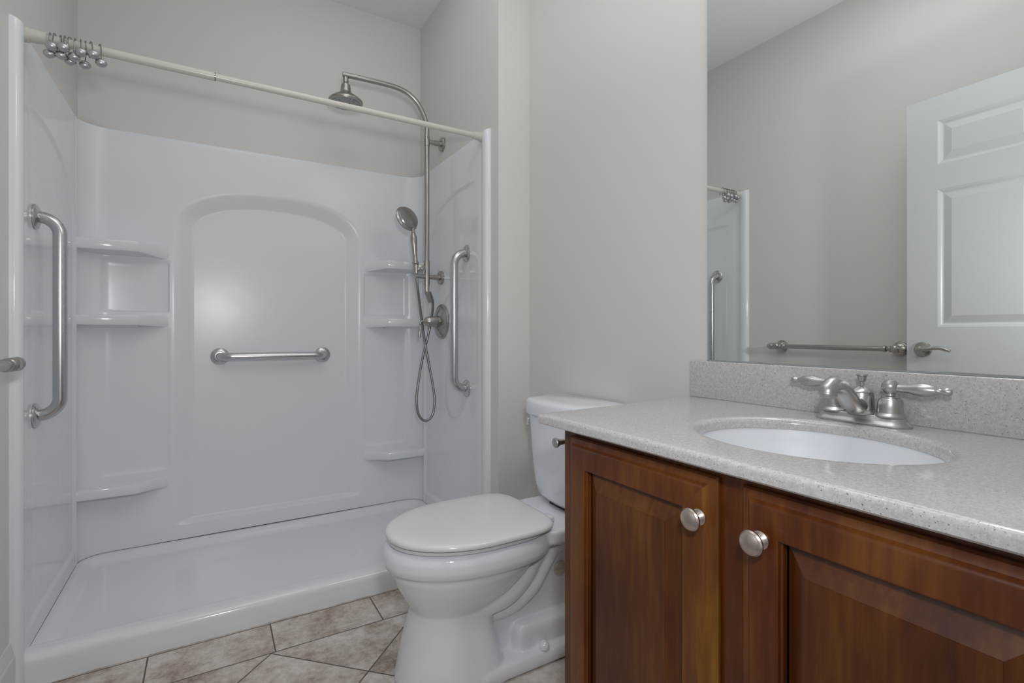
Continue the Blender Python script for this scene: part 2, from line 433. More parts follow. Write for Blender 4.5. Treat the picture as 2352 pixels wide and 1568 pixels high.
# side panels, each with its jamb bead at the front and a shallow arched recess
def side_panel(side):
    if side < 0: wx, sx, sg = XL, SX0, 1
    else: wx, sx, sg = XS, SX1, -1
    pl = [(wx, 1.914), (wx + sg * 0.010, 1.914), (wx + sg * 0.017, 1.917), (wx + sg * 0.022, 1.924), (wx + sg * 0.024, 1.935), (wx + sg * 0.0235, 1.950), (wx + sg * 0.020, 1.962), (wx + sg * 0.0155, 1.970), (wx + sg * 0.0125, 1.980)]
    pl = [Vector((a, b, 0)) for a, b in pl]
    ys = np.concatenate([np.linspace(1.99, 2.48, 40), np.linspace(2.484, SYB - RYc - 0.001, 60)])
    jam = np.array([[p.x, p.y] for p in pl])
    flat = np.stack([np.full(len(ys), sx), ys], -1)
    pp = np.concatenate([jam, flat])
    gz2 = dense(ZB, ZT - 0.008, 60, np.concatenate([np.linspace(1.45, 1.75, 70), np.linspace(0.11, 0.19, 24)]))
    YY = np.repeat(pp[:, 1:2], len(gz2), 1); ZZ2 = np.repeat(gz2[None], len(pp), 0); X2 = np.repeat(pp[:, :1], len(gz2), 1)
    po = arch_poly(2.13, 0.53, 1.40, 1.712, 2.25, 0.12)
    d = dist_in(YY, np.maximum(ZZ2, 0.5), po)
    fade = sstep(1.99, 2.12, YY)
    zb2 = np.clip((ZZ2 - 0.125) / 0.022, 0, 1)
    depth = 0.008 * np.clip(d / 0.016, 0, 1) * fade * (zb2 * zb2 * (3 - 2 * zb2))
    X2 = X2 - sg * depth
    # thin bead where the side meets the back
    bead = np.exp(-((YY - 2.668) / 0.006) ** 2) * 0.003
    X2 = X2 + sg * bead
    P2 = np.stack([X2, YY, ZZ2], -1)
    tp = P2[:, -1:, :]; add = []
    for k in range(1, 5):
        a = (PI / 2) * k / 4
        t = tp.copy(); t[:, 0, 0] = wx + (tp[:, 0, 0] - wx) * (1 - 0.7 * (1 - math.cos(a))); t[:, 0, 2] += 0.008 * math.sin(a); add.append(t)
    t = add[-1].copy(); t[:, 0, 0] = wx; add.append(t)
    P2 = np.concatenate([P2] + add, 1)
    # the bead runs on down past the pan curb to the floor
    bt = P2[:9, :1, :].copy(); bt[:, 0, 2] = 0.0
    m_ = MB(); grid_mesh(m_, P2); grid_mesh(m_, np.concatenate([bt, P2[:9, :1, :]], 1))
    return m_.build('side_panel', ACRY, sur, angle=40)
side_panel(-1); side_panel(1)
# corner shelves
def shelf(side, zt, th, drop):
    def mx(x): return x if side < 0 else SX0 + SX1 - x
    out = [(-0.470, 2.659), (-0.262, 2.662), (-0.254, 2.667), (-0.205, 2.722), (-0.175, 2.748), (-0.150, 2.760), (-0.145, 2.80), (-0.470, 2.80)]
    f = []
    # subdivide the front for a soft underside
    rings = []
    def ring(ins, z, sag=0.0):
        r = []
        for i, (x, y) in enumerate(out):
            yy = y + ins if i < 6 else y
            # underside drops towards the wall end
            dz = sag * (0 if i < 2 else (0, 0, 0.02, 0.5, 0.85, 1, 1, 0.2)[i])
            r.append(Vector((mx(x - ins * (0.6 if i >= 2 and i < 6 else 0)), yy, z - dz)))
        return r
    rings.append(ring(0.006, zt)); rings.append(ring(0.002, zt - 0.0015)); rings.append(ring(0.0, zt - 0.006))
    rings.append(ring(0.0, zt - th + 0.006, drop)); rings.append(ring(0.003, zt - th + 0.001, drop)); rings.append(ring(0.010, zt - th, drop))
    rings.append(ring(0.060, zt - th - 0.003, drop * 0.9)); rings.append(ring(0.092, zt - th - 0.010, drop * 0.7))
    m_ = MB(); m_.rings(rings)
    return m_.build('corner_shelf', ACRY, sur, angle=38)
for side in (-1, 1):
    shelf(side, 1.410, 0.046, 0.016); shelf(side, 1.094, 0.043, 0.008); shelf(side, 0.372, 0.041, 0.012)
# dark caulk joint between pan and walls
pp = [(SX0 - 0.001, 1.985), (SX0 - 0.001, SYB - RYc)] + [(SX0 + RXc * (1 - math.cos(a)), SYB - RYc * (1 - math.sin(a))) for a in np.linspace(0, PI / 2, 12)[1:]]
pp = pp + [(SX0 + SX1 - x, y) for x, y in reversed(pp)]
MB().tube([(x, y, 0.0725) for x, y in pp], 0.0021, 6).build('caulk_joint', CAULK, sur)['label'] = 'dark joint line between pan and wall panels'

# ------------------------------------------------------------------ grab bars
def grab_bar(p0, p1, out, standoff, label, r=0.0185):
    p0, p1, o = Vector(p0), Vector(p1), Vector(out).normalized()
    t = thing('grab_bar', (p0 + p1) / 2, label, 'grab bar')
    a, b = p0 + o * 0.006, p1 + o * 0.006
    MB().tube(bend([a, p0 + o * standoff, p1 + o * standoff, b], 0.062, 14), r, 28).build('bar', STEEL, t, angle=60)
    for p in (p0, p1):
        MB().lathe([(0.0, 0), (0.0395, 0), (0.0395, 0.0035), (0.0375, 0.006), (0.028, 0.0105), (0.0205, 0.0125), (0.0185, 0.0125)], p, o, 40).build('flange', STEEL, t, angle=28)
    return t
grab_bar((SX0 - 0.007, 2.137, 1.385), (SX0 - 0.007, 2.137, 0.757), (1, 0, 0), 0.060, 'tall vertical steel grab bar on the left shower wall, nearest the towel bar')
grab_bar((SX1 + 0.007, 2.137, 1.390), (SX1 + 0.007, 2.137, 0.757), (-1, 0, 0), 0.064, 'vertical steel grab bar on the right shower wall beside the shower valve')
grab_bar((0.045, SYB + 0.033, 0.905), (0.512, SYB + 0.033, 0.903), (0, -1, 0), 0.060, 'short horizontal steel grab bar on the back shower wall')

# ------------------------------------------------------------------ curtain rod and rings
RY, RZ = 1.967, 1.879
rod = thing('shower_curtain_rod', (0.284, RY, RZ), 'ivory tension rod spanning the top of the shower opening', 'curtain rod')
MB().tube([(-0.44, RY, RZ), (0.018, RY, RZ)], 0.0135, 24).build('outer_tube', IVORY, rod)
MB().tube([(0.016, RY, RZ), (1.01, RY, RZ)], 0.0115, 24).build('inner_tube', IVORY, rod)
MB().lathe([(0.0, 0), (0.0138, 0), (0.0138, 0.003), (0, 0.003)], (0.0165, RY, RZ), (1, 0, 0), 24).build('joint_collar', HOSEM, rod)
cap = [(0, 0), (0.022, 0), (0.022, 0.016), (0.019, 0.019), (0.019, 0.038), (0.0175, 0.040), (0.0175, 0.055), (0.014, 0.058), (0, 0.058)]
MB().lathe(cap, (SX0 + 0.0005, RY, RZ), (1, 0, 0), 28).build('end_cap', IVORY, rod)
MB().lathe([(a * 0.92, b * 0.75) for a, b in cap], (SX1 - 0.0005, RY, RZ), (-1, 0, 0), 28).build('end_cap', IVORY, rod)
# rings: a wire hook over the rod with a satin ball hanging in front
balls = [(-0.399, 6, 10), (-0.388, -1, -19), (-0.377, 17, 5), (-0.366, 5, -23), (-0.354, -9, 28), (-0.343, 5, 1), (-0.331, 12, -20), (-0.32, 14, 33), (-0.308, 19, -23), (-0.286, 17, 2)]
names = ['innermost curtain ring, tight against the rod end cap', 'second curtain ring counted from the left rod end cap', 'third curtain ring from the left rod end cap',
         'fourth curtain ring from the left rod end cap, its ball swung towards the room', 'fifth curtain ring from the left rod end cap, half hidden by its neighbours', 'sixth curtain ring from the left rod end cap, in the middle of the bunch',
         'fourth curtain ring from the open end of the bunch', 'third curtain ring from the open end of the bunch', 'second curtain ring from the open end of the bunch', 'outermost curtain ring, hanging apart at the right end of the bunch']
wire_me = ball_me = tip_me = None
for (x, yaw, tl), nm in zip(balls, names):
    t = thing('curtain_ring', (x, RY, RZ), nm, 'curtain ring', 'curtain rings bunched on the shower rod')
    if wire_me is None:
        R = 0.0225
        loop = [Vector((0, -R * math.sin(a), -0.004 + R * math.cos(a))) for a in np.linspace(-2.35, 1.45, 30)]
        loop += [Vector((0, -R - 0.001, -0.018)), Vector((0, -R - 0.002, -0.034))]
        wo = MB().tube(loop, 0.0017, 8).build('wire_hook', HOSEM); wire_me = wo.data
        bo = MB().ball((0.0, -R - 0.003, -0.045), 0.0148, 24, (1.0, 0.9, 0.85)).build('ball', BALLM); ball_me = bo.data
    else:
        wo = bpy.data.objects.new('wire_hook', wire_me); COL.objects.link(wo)
        bo = bpy.data.objects.new('ball', ball_me); COL.objects.link(bo)
    for o_ in (wo, bo): o_.parent = t
    t.rotation_euler = (math.radians(tl), 0, math.radians(yaw))

# ------------------------------------------------------------------ shower riser, head, hand shower, hose, valve
PXr, PYr = 0.957, 2.437
col = thing('shower_column', (PXr, PYr, 1.3), 'brushed nickel shower riser pipe with curved overhead arm and bell shower head', 'shower column')
arm = smooth_path([(PXr, PYr, 1.98), (PXr, PYr, 2.06), (0.953, PYr, 2.09), (0.939, PYr, 2.130), (0.906, PYr, 2.183), (0.862, PYr, 2.216), (0.815, PYr, 2.231), (0.755, PYr, 2.236), (0.65, PYr, 2.2345), (0.538, PYr, 2.231)], 6)
MB().tube([(PXr, PYr, 1.345), (PXr, PYr, 1.98)], 0.0126, 20).build('riser_pipe', PEWT, col)
MB().tube(arm, 0.0120, 20).build('shower_arm', PEWT, col)
MB().lathe([(0, 0), (0.0148, 0), (0.0148, 0.032), (0.0148, 0.034), (0.0135, 0.036), (0.0135, 0.052), (0, 0.052)], (PXr, PYr, 1.975), (0, 0, 1), 24).build('collar', PEWT, col)
def bracket(z, wallx, name):
    MB().lathe([(0, 0), (0.011, 0), (0.011, 0.035), (0.0135, 0.037), (0.0135, wallx - PXr - 0.022), (0.016, wallx - PXr - 0.020), (0.016, wallx - PXr - 0.014), (0.033, wallx - PXr - 0.012), (0.0355, wallx - PXr - 0.009), (0.0355, wallx - PXr), (0, wallx - PXr)], (PXr, PYr, z), (1, 0, 0), 32).build(name, PEWT, col, angle=28)
bracket(1.998, XS, 'wall_bracket'); bracket(1.304, SX1 + 0.0065, 'wall_bracket')
HX, HY, HZ = 0.552, PYr, 2.229
MB().lathe([(0, 0), (0.010, 0), (0.0125, -0.002), (0.0125, -0.024), (0.0105, -0.026), (0.0105, -0.029), (0.015, -0.031), (0.0205, -0.037), (0.0225, -0.05), (0.024, -0.064), (0.029, -0.076), (0.040, -0.086), (0.056, -0.094), (0.058, -0.097), (0.064, -0.1), (0.066, -0.103), (0.073, -0.107), (0.0775, -0.113), (0.078, -0.119), (0.0755, -0.124), (0.069, -0.126), (0.066, -0.124), (0, -0.124)], (HX, HY, HZ - 0.008), (0, 0, 1), 48).build('shower_head', PEWT, col, angle=30)
MB().lathe([(0, 0), (0.065, 0), (0.065, -0.0025), (0, -0.004)], (HX, HY, HZ - 0.131), (0, 0, 1), 48).build('nozzle_face', NOZ, col)
MB().tube([(PXr, PYr, 1.262), (PXr, PYr, 1.352)], 0.0150, 24).tube([(PXr - 0.062, PYr - 0.004, 1.304), (PXr, PYr, 1.304)], 0.0105, 20).build('diverter', PEWT, col)
MB().tube([(PXr - 0.055, PYr - 0.006, 1.304), (PXr - 0.052, PYr - 0.012, 1.268)], [0.004, 0.003], 10).build('diverter_lever', PEWT, col)
MB().tube([(PXr, PYr, 1.352), (PXr, PYr, 1.385)], 0.0162, 24).box((PXr - 0.048, PYr - 0.008, 1.334), (PXr - 0.008, PYr + 0.012, 1.362), 0.003).lathe([(0.0115, 0), (0.0155, 0), (0.0155, 0.033), (0.0115, 0.033), (0.0115, 0)], (0.9035, PYr + 0.012, 1.331), (0, 0, 1), 24).build('hand_shower_holder', PEWT, col)
MB().tube([(PXr - 0.02, PYr - 0.012, 1.336), (PXr - 0.024, PYr - 0.016, 1.318)], [0.003, 0.002], 8).build('holder_lever', PEWT, col)
MB().tube(bend([(PXr, PYr, 1.263), (PXr, PYr, 1.228), (PXr + 0.022, PYr + 0.012, 1.175)], 0.03, 8), [0.013] * 10 + [0.0095], 20).build('outlet_elbow', PEWT, col)

hx, hy = 0.9035, PYr + 0.012
hs = thing('hand_shower', (hx, hy, 1.33), 'brushed nickel hand shower resting in the holder on the riser pipe', 'hand shower')
Hb = Vector((hx, hy, 1.333)); Ht = Vector((0.888, 2.452, 1.535)); hd = (Ht - Hb).normalized()
MB().lathe([(0, -0.012), (0.009, -0.012), (0.010, 0), (0.0105, 0.03), (0.0165, 0.034), (0.018, 0.039), (0.0165, 0.044), (0.0125, 0.05), (0.0125, 0.058), (0.0115, 0.06), (0.0125, 0.085), (0.0155, 0.13), (0.0175, 0.158), (0.0165, 0.176), (0.012, 0.184), (0.0125, 0.19), (0.009, 0.194), (0.009, 0.222), (0, 0.224)], Hb, hd, 28).build('handle', PEWT, hs, angle=30)
nh = Vector((0.36, -0.86, 0.36)).normalized()
Hc = Vector((0.868, 2.46, 1.603))
MB().lathe([(0, -0.024), (0.055, -0.024), (0.064, -0.022), (0.067, -0.018), (0.067, -0.012), (0.063, -0.008), (0.0605, -0.006), (0.060, 0.000), (0.056, 0.005), (0.042, 0.008), (0.02, 0.009), (0, 0.009)], Hc, nh, 48).build('spray_head', PEWT, hs, angle=30)
MB().tube(smooth_path([Ht - hd * 0.004, Vector((0.886, 2.453, 1.552)), Vector((0.880, 2.455, 1.572)), Hc - nh * 0.006 + Vector((0.002, 0, -0.015))], 5), [0.009] * 10 + [0.013] * 6, 16).build('neck', PEWT, hs)

hose_pts = [(0.903, 2.449, 1.3192), (0.9134, 2.455, 1.2492), (0.9373, 2.475, 1.128), (0.9602, 2.485, 0.9928), (0.9827, 2.475, 0.8565), (1.0008, 2.46, 0.732), (1.004, 2.45, 0.6536), (0.9875, 2.445, 0.5878), (0.9495, 2.445, 0.5665), (0.9162, 2.45, 0.6021), (0.9106, 2.46, 0.6814), (0.9279, 2.475, 0.7796), (0.9549, 2.49, 0.8906), (0.9834, 2.495, 0.9926), (1.0033, 2.49, 1.0956), (1.0045, 2.475, 1.1637), (0.9936, 2.46, 1.1989), (0.9784, 2.452, 1.2294)]
hp = smooth_path(hose_pts, 16)
hose = MB().tube(hp, [0.0062 + 0.0009 * (k % 2) for k in range(len(hp))], 12).build('shower_hose', HOSEM, angle=60)
tag(hose, 'dark flexible metal shower hose looped below the hand shower', 'hose')

va = thing('shower_valve', (SX1, 2.431, 1.076), 'round brushed nickel shower valve plate with single drop lever', 'shower valve')
VX = SX1 + 0.007
MB().lathe([(0, 0), (0.0905, 0), (0.0905, 0.004), (0.087, 0.009), (0.082, 0.010), (0.078, 0.0085), (0.072, 0.012), (0.045, 0.020), (0.034, 0.022), (0, 0.022)], (VX, 2.431, 1.076), (-1, 0, 0), 56).build('escutcheon', PEWT, va, angle=28)
MB().lathe([(0, 0.02), (0.030, 0.02), (0.030, 0.04), (0.0285, 0.042), (0.0285, 0.062), (0.026, 0.075), (0.020, 0.089), (0.011, 0.098), (0.008, 0.100), (0.0075, 0.106), (0, 0.108)], (VX, 2.431, 1.076), (-1, 0, 0), 32).build('hub', PEWT, va, angle=28)
MB().tube(smooth_path([(VX - 0.100, 2.431, 1.077), (VX - 0.112, 2.431, 1.075), (VX - 0.118, 2.431, 1.064), (VX - 0.119, 2.431, 1.045), (VX - 0.121, 2.431, 1.015), (VX - 0.122, 2.431, 0.993)], 5), [0.0055] * 12 + [0.004] * 3 + [0.0048] * 3 + [0.0062] * 5 + [0.0085] * 2 + [0.0045], 14).build('lever', PEWT, va)

# ------------------------------------------------------------------ towel bar on the left wall
tb = thing('towel_bar', (XL, 1.41, 0.94), 'dark nickel towel bar with pointed finials on the left wall', 'towel bar')
BXt, BZt = XL + 0.058, 0.940
for y, s_ in ((1.702, 1), (1.118, -1)):
    MB().lathe([(0, 0), (0.034, 0), (0.035, 0.004), (0.033, 0.008), (0.028, 0.010), (0.026, 0.014), (0.019, 0.018), (0.014, 0.022), (0.013, 0.040), (0.016, 0.045), (0.0175, 0.058), (0.016, 0.070), (0.010, 0.075), (0, 0.076)], (XL, y, BZt), (1, 0, 0), 36).build('post', PEWT, tb, angle=30)
    MB().lathe([(0, 0.008), (0.0165, 0.010), (0.0175, 0.016), (0.0150, 0.021), (0.0172, 0.025), (0.0185, 0.033), (0.0165, 0.044), (0.010, 0.054), (0.004, 0.060), (0, 0.0605)], (BXt, y, BZt), (0, s_, 0), 28).build('finial', PEWT, tb, angle=30)
    MB().lathe([(0, 0.008), (0.011, 0.010), (0.015, 0.016), (0.015, 0.022), (0.010, 0.027), (0.0095, 0.031), (0.0145, 0.036), (0.016, 0.045), (0.013, 0.052), (0.009, 0.054)], (BXt, y, BZt), (0, -s_, 0), 28).build('bar_ferrule', PEWT, tb, angle=30)
MB().tube([(BXt, 1.655, BZt), (BXt, 1.165, BZt)], 0.0125, 20).build('bar', PEWT, tb)

# ------------------------------------------------------------------ door folded back towards the left wall (seen in the mirror)
hinge = Vector((DX0 - 0.003, YF + 0.012, 0.008)); lock = Vector((-0.312, 1.030, 0.008))
dv = (lock - hinge); DW = dv.length; dv.normalize()
dn = Vector((dv.y, -dv.x, 0)).normalized()          # towards the mirror (+x)
Mdoor = Matrix(((dv.x, dn.x, 0, hinge.x), (dv.y, dn.y, 0, hinge.y), (0, 0, 1, hinge.z), (0, 0, 0, 1)))
DT, DH = 0.035, 2.032
mb = MB()
# core slab, back face flush; front face built with six moulded panels
def door_face(mb, n0, sgn):
    st, mu = 0.114, 0.105
    pw = (DW - 2 * st - mu) / 2
    xs = [(st, st + pw), (st + pw + mu, DW - st)]
    zs = [(0.235, 0.845), (1.035, 1.628), (1.735, 1.925)]
    X = [0, xs[0][0], xs[0][1], xs[1][0], xs[1][1], DW]; Zs = [0, zs[0][0], zs[0][1], zs[1][0], zs[1][1], zs[2][0], zs[2][1], DH]
    for i in range(5):
        for j in range(7):
            x0, x1, z0, z1 = X[i], X[i + 1], Zs[j], Zs[j + 1]
            def q(ins, dpt): return [Vector((a, n0 + sgn * dpt, b)) for a, b in ((x0 + ins, z0 + ins), (x1 - ins, z0 + ins), (x1 - ins, z1 - ins), (x0 + ins, z1 - ins))]
            if i in (1, 3) and j in (1, 3, 5):
                rr = [q(0, 0), q(0.003, -0.001), q(0.010, -0.004), q(0.013, -0.0075), q(0.016, -0.009), q(0.020, -0.009), q(0.046, -0.002), q(0.048, -0.0015)]
                mb.rings(rr, cap0=False)
            else:
                mb.bm.faces.new([mb.bm.verts.new(p) for p in q(0, 0)])
door_face(mb, 0.0, 1); door_face(mb, -DT, -1)
for a, b in (((0, 0), (DW, 0)), ((DW, 0), (DW, DH)), ((DW, DH), (0, DH)), ((0, DH), (0, 0))):
    mb.bm.faces.new([mb.bm.verts.new((a[0], 0, a[1])), mb.bm.verts.new((b[0], 0, b[1])), mb.bm.verts.new((b[0], -DT, b[1])), mb.bm.verts.new((a[0], -DT, a[1]))])
for v in mb.bm.verts: v.co = Mdoor @ v.co
door = struct(mb.build('door_1', DOORW, angle=12))
lz = 0.937
L0 = Mdoor @ Vector((DW - 0.062, 0, lz)); Lo = dn
MB().lathe([(0, 0), (0.033, 0), (0.033, 0.004), (0.030, 0.008), (0.024, 0.010), (0.014, 0.012), (0.013, 0.03), (0, 0.03)], L0, Lo, 36).tube(smooth_path([L0 + Lo * 0.034 - dv * -0.012, L0 + Lo * 0.042, L0 + Lo * 0.044 - dv * 0.03 + Vector((0, 0, 0.003)), L0 + Lo * 0.044 - dv * 0.07 + Vector((0, 0, 0.008)), L0 + Lo * 0.046 - dv * 0.095 + Vector((0, 0, 0.003)), L0 + Lo * 0.047 - dv * 0.112 + Vector((0, 0, -0.004))], 5), [0.010] * 6 + [0.0095] * 6 + [0.0075] * 10 + [0.0065] * 4, 14).ball(L0 + Lo * 0.032, 0.0155, 20).build('door_lever', PEWT, door, angle=30)

# ------------------------------------------------------------------ mirror
mir = thing('wall_mirror', (XW, 0.49, 0.943), 'large frameless wall mirror above the vanity backsplash', 'mirror')
MB().box((XW - 0.006, 0.06, 0.944), (XW, 0.9255, 2.06)).build('mirror_glass', [MIRR, MEDGE], mir, smooth=False)
for f in mir.children[0].data.polygons: f.material_index = 0 if abs(f.normal.x) > 0.9 else 1
MB().box((XW - 0.0075, 0.06, 0.9408), (XW - 0.0005, 0.926, 0.9438)).build('bottom_channel', mat('grey_mirror_channel', (0.33, 0.35, 0.36), 0.4), mir, smooth=False)

# ------------------------------------------------------------------ vanity
van = thing('vanity_cabinet', (0.93, 0.48, 0), 'dark cherry wood bathroom vanity cabinet with two raised panel doors', 'vanity cabinet')
VX0, VY0, VY1, VZ = 0.676, 0.062, 0.897, 0.8145
bd = MB()
bd.box((VX0, VY0, 0.10), (VX0 + 0.019, VY1, VZ), 0.0008, 1)
bd.box((VX0 + 0.019, VY0, 0.0), (XW - 0.001, VY0 + 0.016, VZ)); bd.box((VX0 + 0.019, VY1 - 0.016, 0.0), (XW - 0.001, VY1 - 0.001, VZ))
bd.box((VX0 + 0.019, VY0 + 0.016, 0.10), (XW - 0.001, VY1 - 0.016, 0.115))
bd.build('body', WOODD, van)
MB().box((VX0 + 0.055, VY0 + 0.016, 0.0), (VX0 + 0.070, VY1 - 0.016, 0.10)).build('toe_kick', WOODD, van)
def raised_door(y0, y1, z0, z1, knob_y, lab, flash_lit):
    # local: a along -y from y1, b along z, depth towards -x from the frame face
    def q(ins, d): return [Vector((VX0 - d, y, z)) for y, z in ((y1 - ins, z0 + ins), (y0 + ins, z0 + ins), (y0 + ins, z1 - ins), (y1 - ins, z1 - ins))]
    m_ = MB()
    ST = 0.060
    m_.rings([q(0.001, 0.0005), q(0.0, 0.003), q(0.0, 0.0075), q(0.003, 0.0105), q(0.008, 0.0115), q(0.013, 0.0135), q(0.0165, 0.0175), q(0.0195, 0.0195), q(0.022, 0.020), q(ST - 0.002, 0.020), q(ST, 0.0188), q(ST + 0.001, 0.014), q(ST + 0.003, 0.012), q(ST + 0.0035, 0.003)], cap0=True, cap1=False)
    # knob-side stile: flash light painted in with a lighter, yellower copy of the wood
    d = m_.build('door', [WOOD, WOODS], van, angle=25)
    d['label'] = lab
    ky = knob_y
    for p in d.data.polygons:
        c = p.center
        if flash_lit and abs(c.y - ky) < 0.04 and abs(c.z - (z0 + z1) / 2) < (z1 - z0) / 2 - 0.06: p.material_index = 1
    m_ = MB()
    m_.rings([q(ST + 0.001, 0.003), q(ST + 0.001, 0.0030), q(ST + 0.006, 0.0030), q(ST + 0.0095, 0.0045), q(ST + 0.036, 0.0178), q(ST + 0.0362, 0.0186)], cap0=True)
    pn = m_.build('center_panel', WOODP, d, angle=8)
    return d
kz = 0.732
d1 = raised_door(0.498, 0.866, 0.130, 0.798, 0.521, 'left cabinet door, beside the toilet', True)
d2 = raised_door(0.076, 0.457, 0.130, 0.798, 0.434, 'right cabinet door, below the sink', False)
kprof = [(0, 0), (0.0125, 0), (0.0125, 0.002), (0.0095, 0.004), (0.0065, 0.008), (0.0062, 0.012), (0.009, 0.0155), (0.0155, 0.018), (0.0175, 0.0205), (0.0175, 0.023), (0.0155, 0.0252), (0.0145, 0.0254), (0.0135, 0.0262), (0.007, 0.0282), (0, 0.0288)]
KNOB = m_brushed('antique_copper_nickel', (0.62, 0.535, 0.48), 0.3, (1, 1, 1))
for y, d in ((0.5235, d1), (0.4215, d2)):
    MB().lathe(kprof, (VX0 - 0.0195, y, kz), (-1, 0, 0), 36).build('knob', KNOB, d, angle=28)

# countertop with an oval opening, backsplash, sink
CT = thing('countertop', (0.91, 0.5, 0.815), 'grey beige speckled stone vanity countertop with backsplash', 'countertop')
CX0, CX1, CYr, CYf, CYb, Z1, Z0 = 0.634, XW - 0.001, 0.051, 0.941, 0.972, 0.838, 0.8155
HXc, HYc, HA, HB = 0.910, 0.492, 0.172, 0.192      # opening centre, half size along x and y
def rect(d):
    # corners with inset d on the front (x low) and left (y high) sides
    return [Vector((CX0 + d, CYr, 0)), Vector((CX1, CYr, 0)), Vector((CX1, CYb - d, 0)), Vector((CX0 + d, CYf - d, 0))]
NS = 24
def rect_loop(d, z):
    c = rect(d); out = []
    for i in range(4):
        a, b = c[i], c[(i + 1) % 4]
        for k in range(NS): 
            p = a.lerp(b, k / NS); out.append(Vector((p.x, p.y, z)))
    return out
base_loop = rect_loop(0.009, 0)
angs = [math.atan2(p.y - HYc, p.x - HXc) for p in base_loop]
def ell(s_, z, sx=0.0): return [Vector((HXc + (HA * s_ + sx) * math.cos(a), HYc + (HB * s_ + sx) * math.sin(a), z)) for a in ea]
ea = []
for a in angs:
    ea.append(math.atan2(math.sin(a) / HB, math.cos(a) / HA))
loops = [ell(1, Z0), ell(1, Z1 - 0.013)]
for k in range(1, 6):
    t = (PI / 2) * k / 5; loops.append(ell(1, Z1 - 0.013 + 0.013 * math.sin(t), 0.013 * (1 - math.cos(t))))
loops.append(ell(1, Z1, 0.02))
R0 = rect_loop(0.009, Z1)
loops += [[a.lerp(b, 0.5) for a, b in zip(loops[-1], R0)], R0]
for k in range(1, 7):
    t = (PI / 2) * k / 6; loops.append(rect_loop(0.009 - 0.009 * math.sin(t), Z1 - 0.009 * (1 - math.cos(t))))
loops += [rect_loop(0.0, Z0 + 0.003), rect_loop(0.003, Z0), rect_loop(0.03, Z0)]
mb = MB(); R_ = mb.rings(loops + [loops[0]], cap0=False, cap1=False)
mb.build('slab', STONE, CT, angle=40)
MB().box((XW - 0.0205, CYr, Z1 - 0.0005), (XW - 0.0005, 0.9745, 0.9405), 0.003, 3).build('backsplash', STONE, CT, angle=40)
sink = thing('sink_basin', (HXc, HYc, 0.68), 'white oval undermount sink set under the countertop opening', 'sink')
mb = MB()
n_ = 64
def er(s_, z): return [Vector((HXc + HA * s_ * math.cos(2 * PI * k / n_), HYc + HB * s_ * math.sin(2 * PI * k / n_), z)) for k in range(n_)]
inner = [(1.10, Z0 - 0.0005), (1.012, Z0 - 0.0005), (1.005, Z0 - 0.004), (0.99, 0.795), (0.96, 0.772), (0.90, 0.745), (0.80, 0.718), (0.62, 0.697), (0.40, 0.688), (0.14, 0.684), (0.125, 0.680)]
outer = [(0.125, 0.660), (0.5, 0.668), (0.85, 0.69), (1.0, 0.74), (1.06, 0.79), (1.10, Z0 - 0.012)]
rr = [er(s_, z) for s_, z in inner + outer]
mb.rings(rr + [rr[0]], cap0=False, cap1=False)
mb.build('bowl', SINKM, sink, angle=50)
MB().lathe([(0, 0), (0.022, 0), (0.024, -0.002), (0.0205, -0.0035), (0.0205, -0.006), (0, -0.006)], (HXc, HYc, 0.6865), (0, 0, 1), 28, ).build('drain', CHROME, sink)

# ------------------------------------------------------------------ faucet
FXc, FYc, FZ = 1.134, 0.510, Z1 + 0.0003
fa = thing('faucet', (FXc, FYc, FZ), 'brushed nickel two handle basin faucet behind the sink', 'faucet')
def stadium(hl, hw, z, n=16):
    out = []
    for k in range(2 * n):
        a = PI * k / n
        out.append(Vector((FXc + hw * math.sin(a + 0) * 1.0, FYc + (hl - hw) * (1 if math.cos(a) >= 0 else -1) + hw * math.cos(a), z)))
    return out
mb = MB(); mb.rings([stadium(0.0855, 0.0285, FZ), stadium(0.086, 0.029, FZ + 0.002), stadium(0.085, 0.028, FZ + 0.0045), stadium(0.080, 0.0235, FZ + 0.008), stadium(0.077, 0.021, FZ + 0.013), stadium(0.0755, 0.0195, FZ + 0.018), stadium(0.074, 0.018, FZ + 0.0195)])
mb.build('base_plate', NICK, fa, angle=35)
zb = FZ + 0.018
for s_ in (1, -1):
    yy = FYc + 0.0505 * s_
    bell = MB().lathe([(0, 0), (0.0255, 0), (0.0262, 0.003), (0.0235, 0.006), (0.0215, 0.008), (0.0208, 0.018), (0.0205, 0.028), (0.0185, 0.034), (0.0155, 0.0365), (0, 0.0365)], (FXc, yy, zb), (0, 0, 1), 36).build('handle_base', NICK, fa, angle=30)
    h = MB().lathe([(0, 0.037), (0.015, 0.037), (0.0145, 0.039), (0.0085, 0.0415), (0.0078, 0.044), (0.011, 0.048), (0.0142, 0.054), (0.0148, 0.059), (0.0135, 0.065), (0.010, 0.069), (0.0095, 0.0705), (0.006, 0.072), (0, 0.072)], (FXc, yy, zb), (0, 0, 1), 32).build('handle', NICK, fa, angle=40)
    MB().lathe([(0, 0.006), (0.0075, 0.010), (0.0072, 0.018), (0.0085, 0.030), (0.0115, 0.044), (0.0125, 0.050), (0.0115, 0.060), (0.0085, 0.070), (0.0075, 0.072), (0.0065, 0.0735), (0.0048, 0.078), (0.005, 0.080), (0.0072, 0.084), (0.0075, 0.0885), (0.005, 0.0935), (0, 0.095)], (FXc, yy, zb + 0.0565), (0.03, s_, 0.0), 28).build('lever', NICK, h, angle=40)
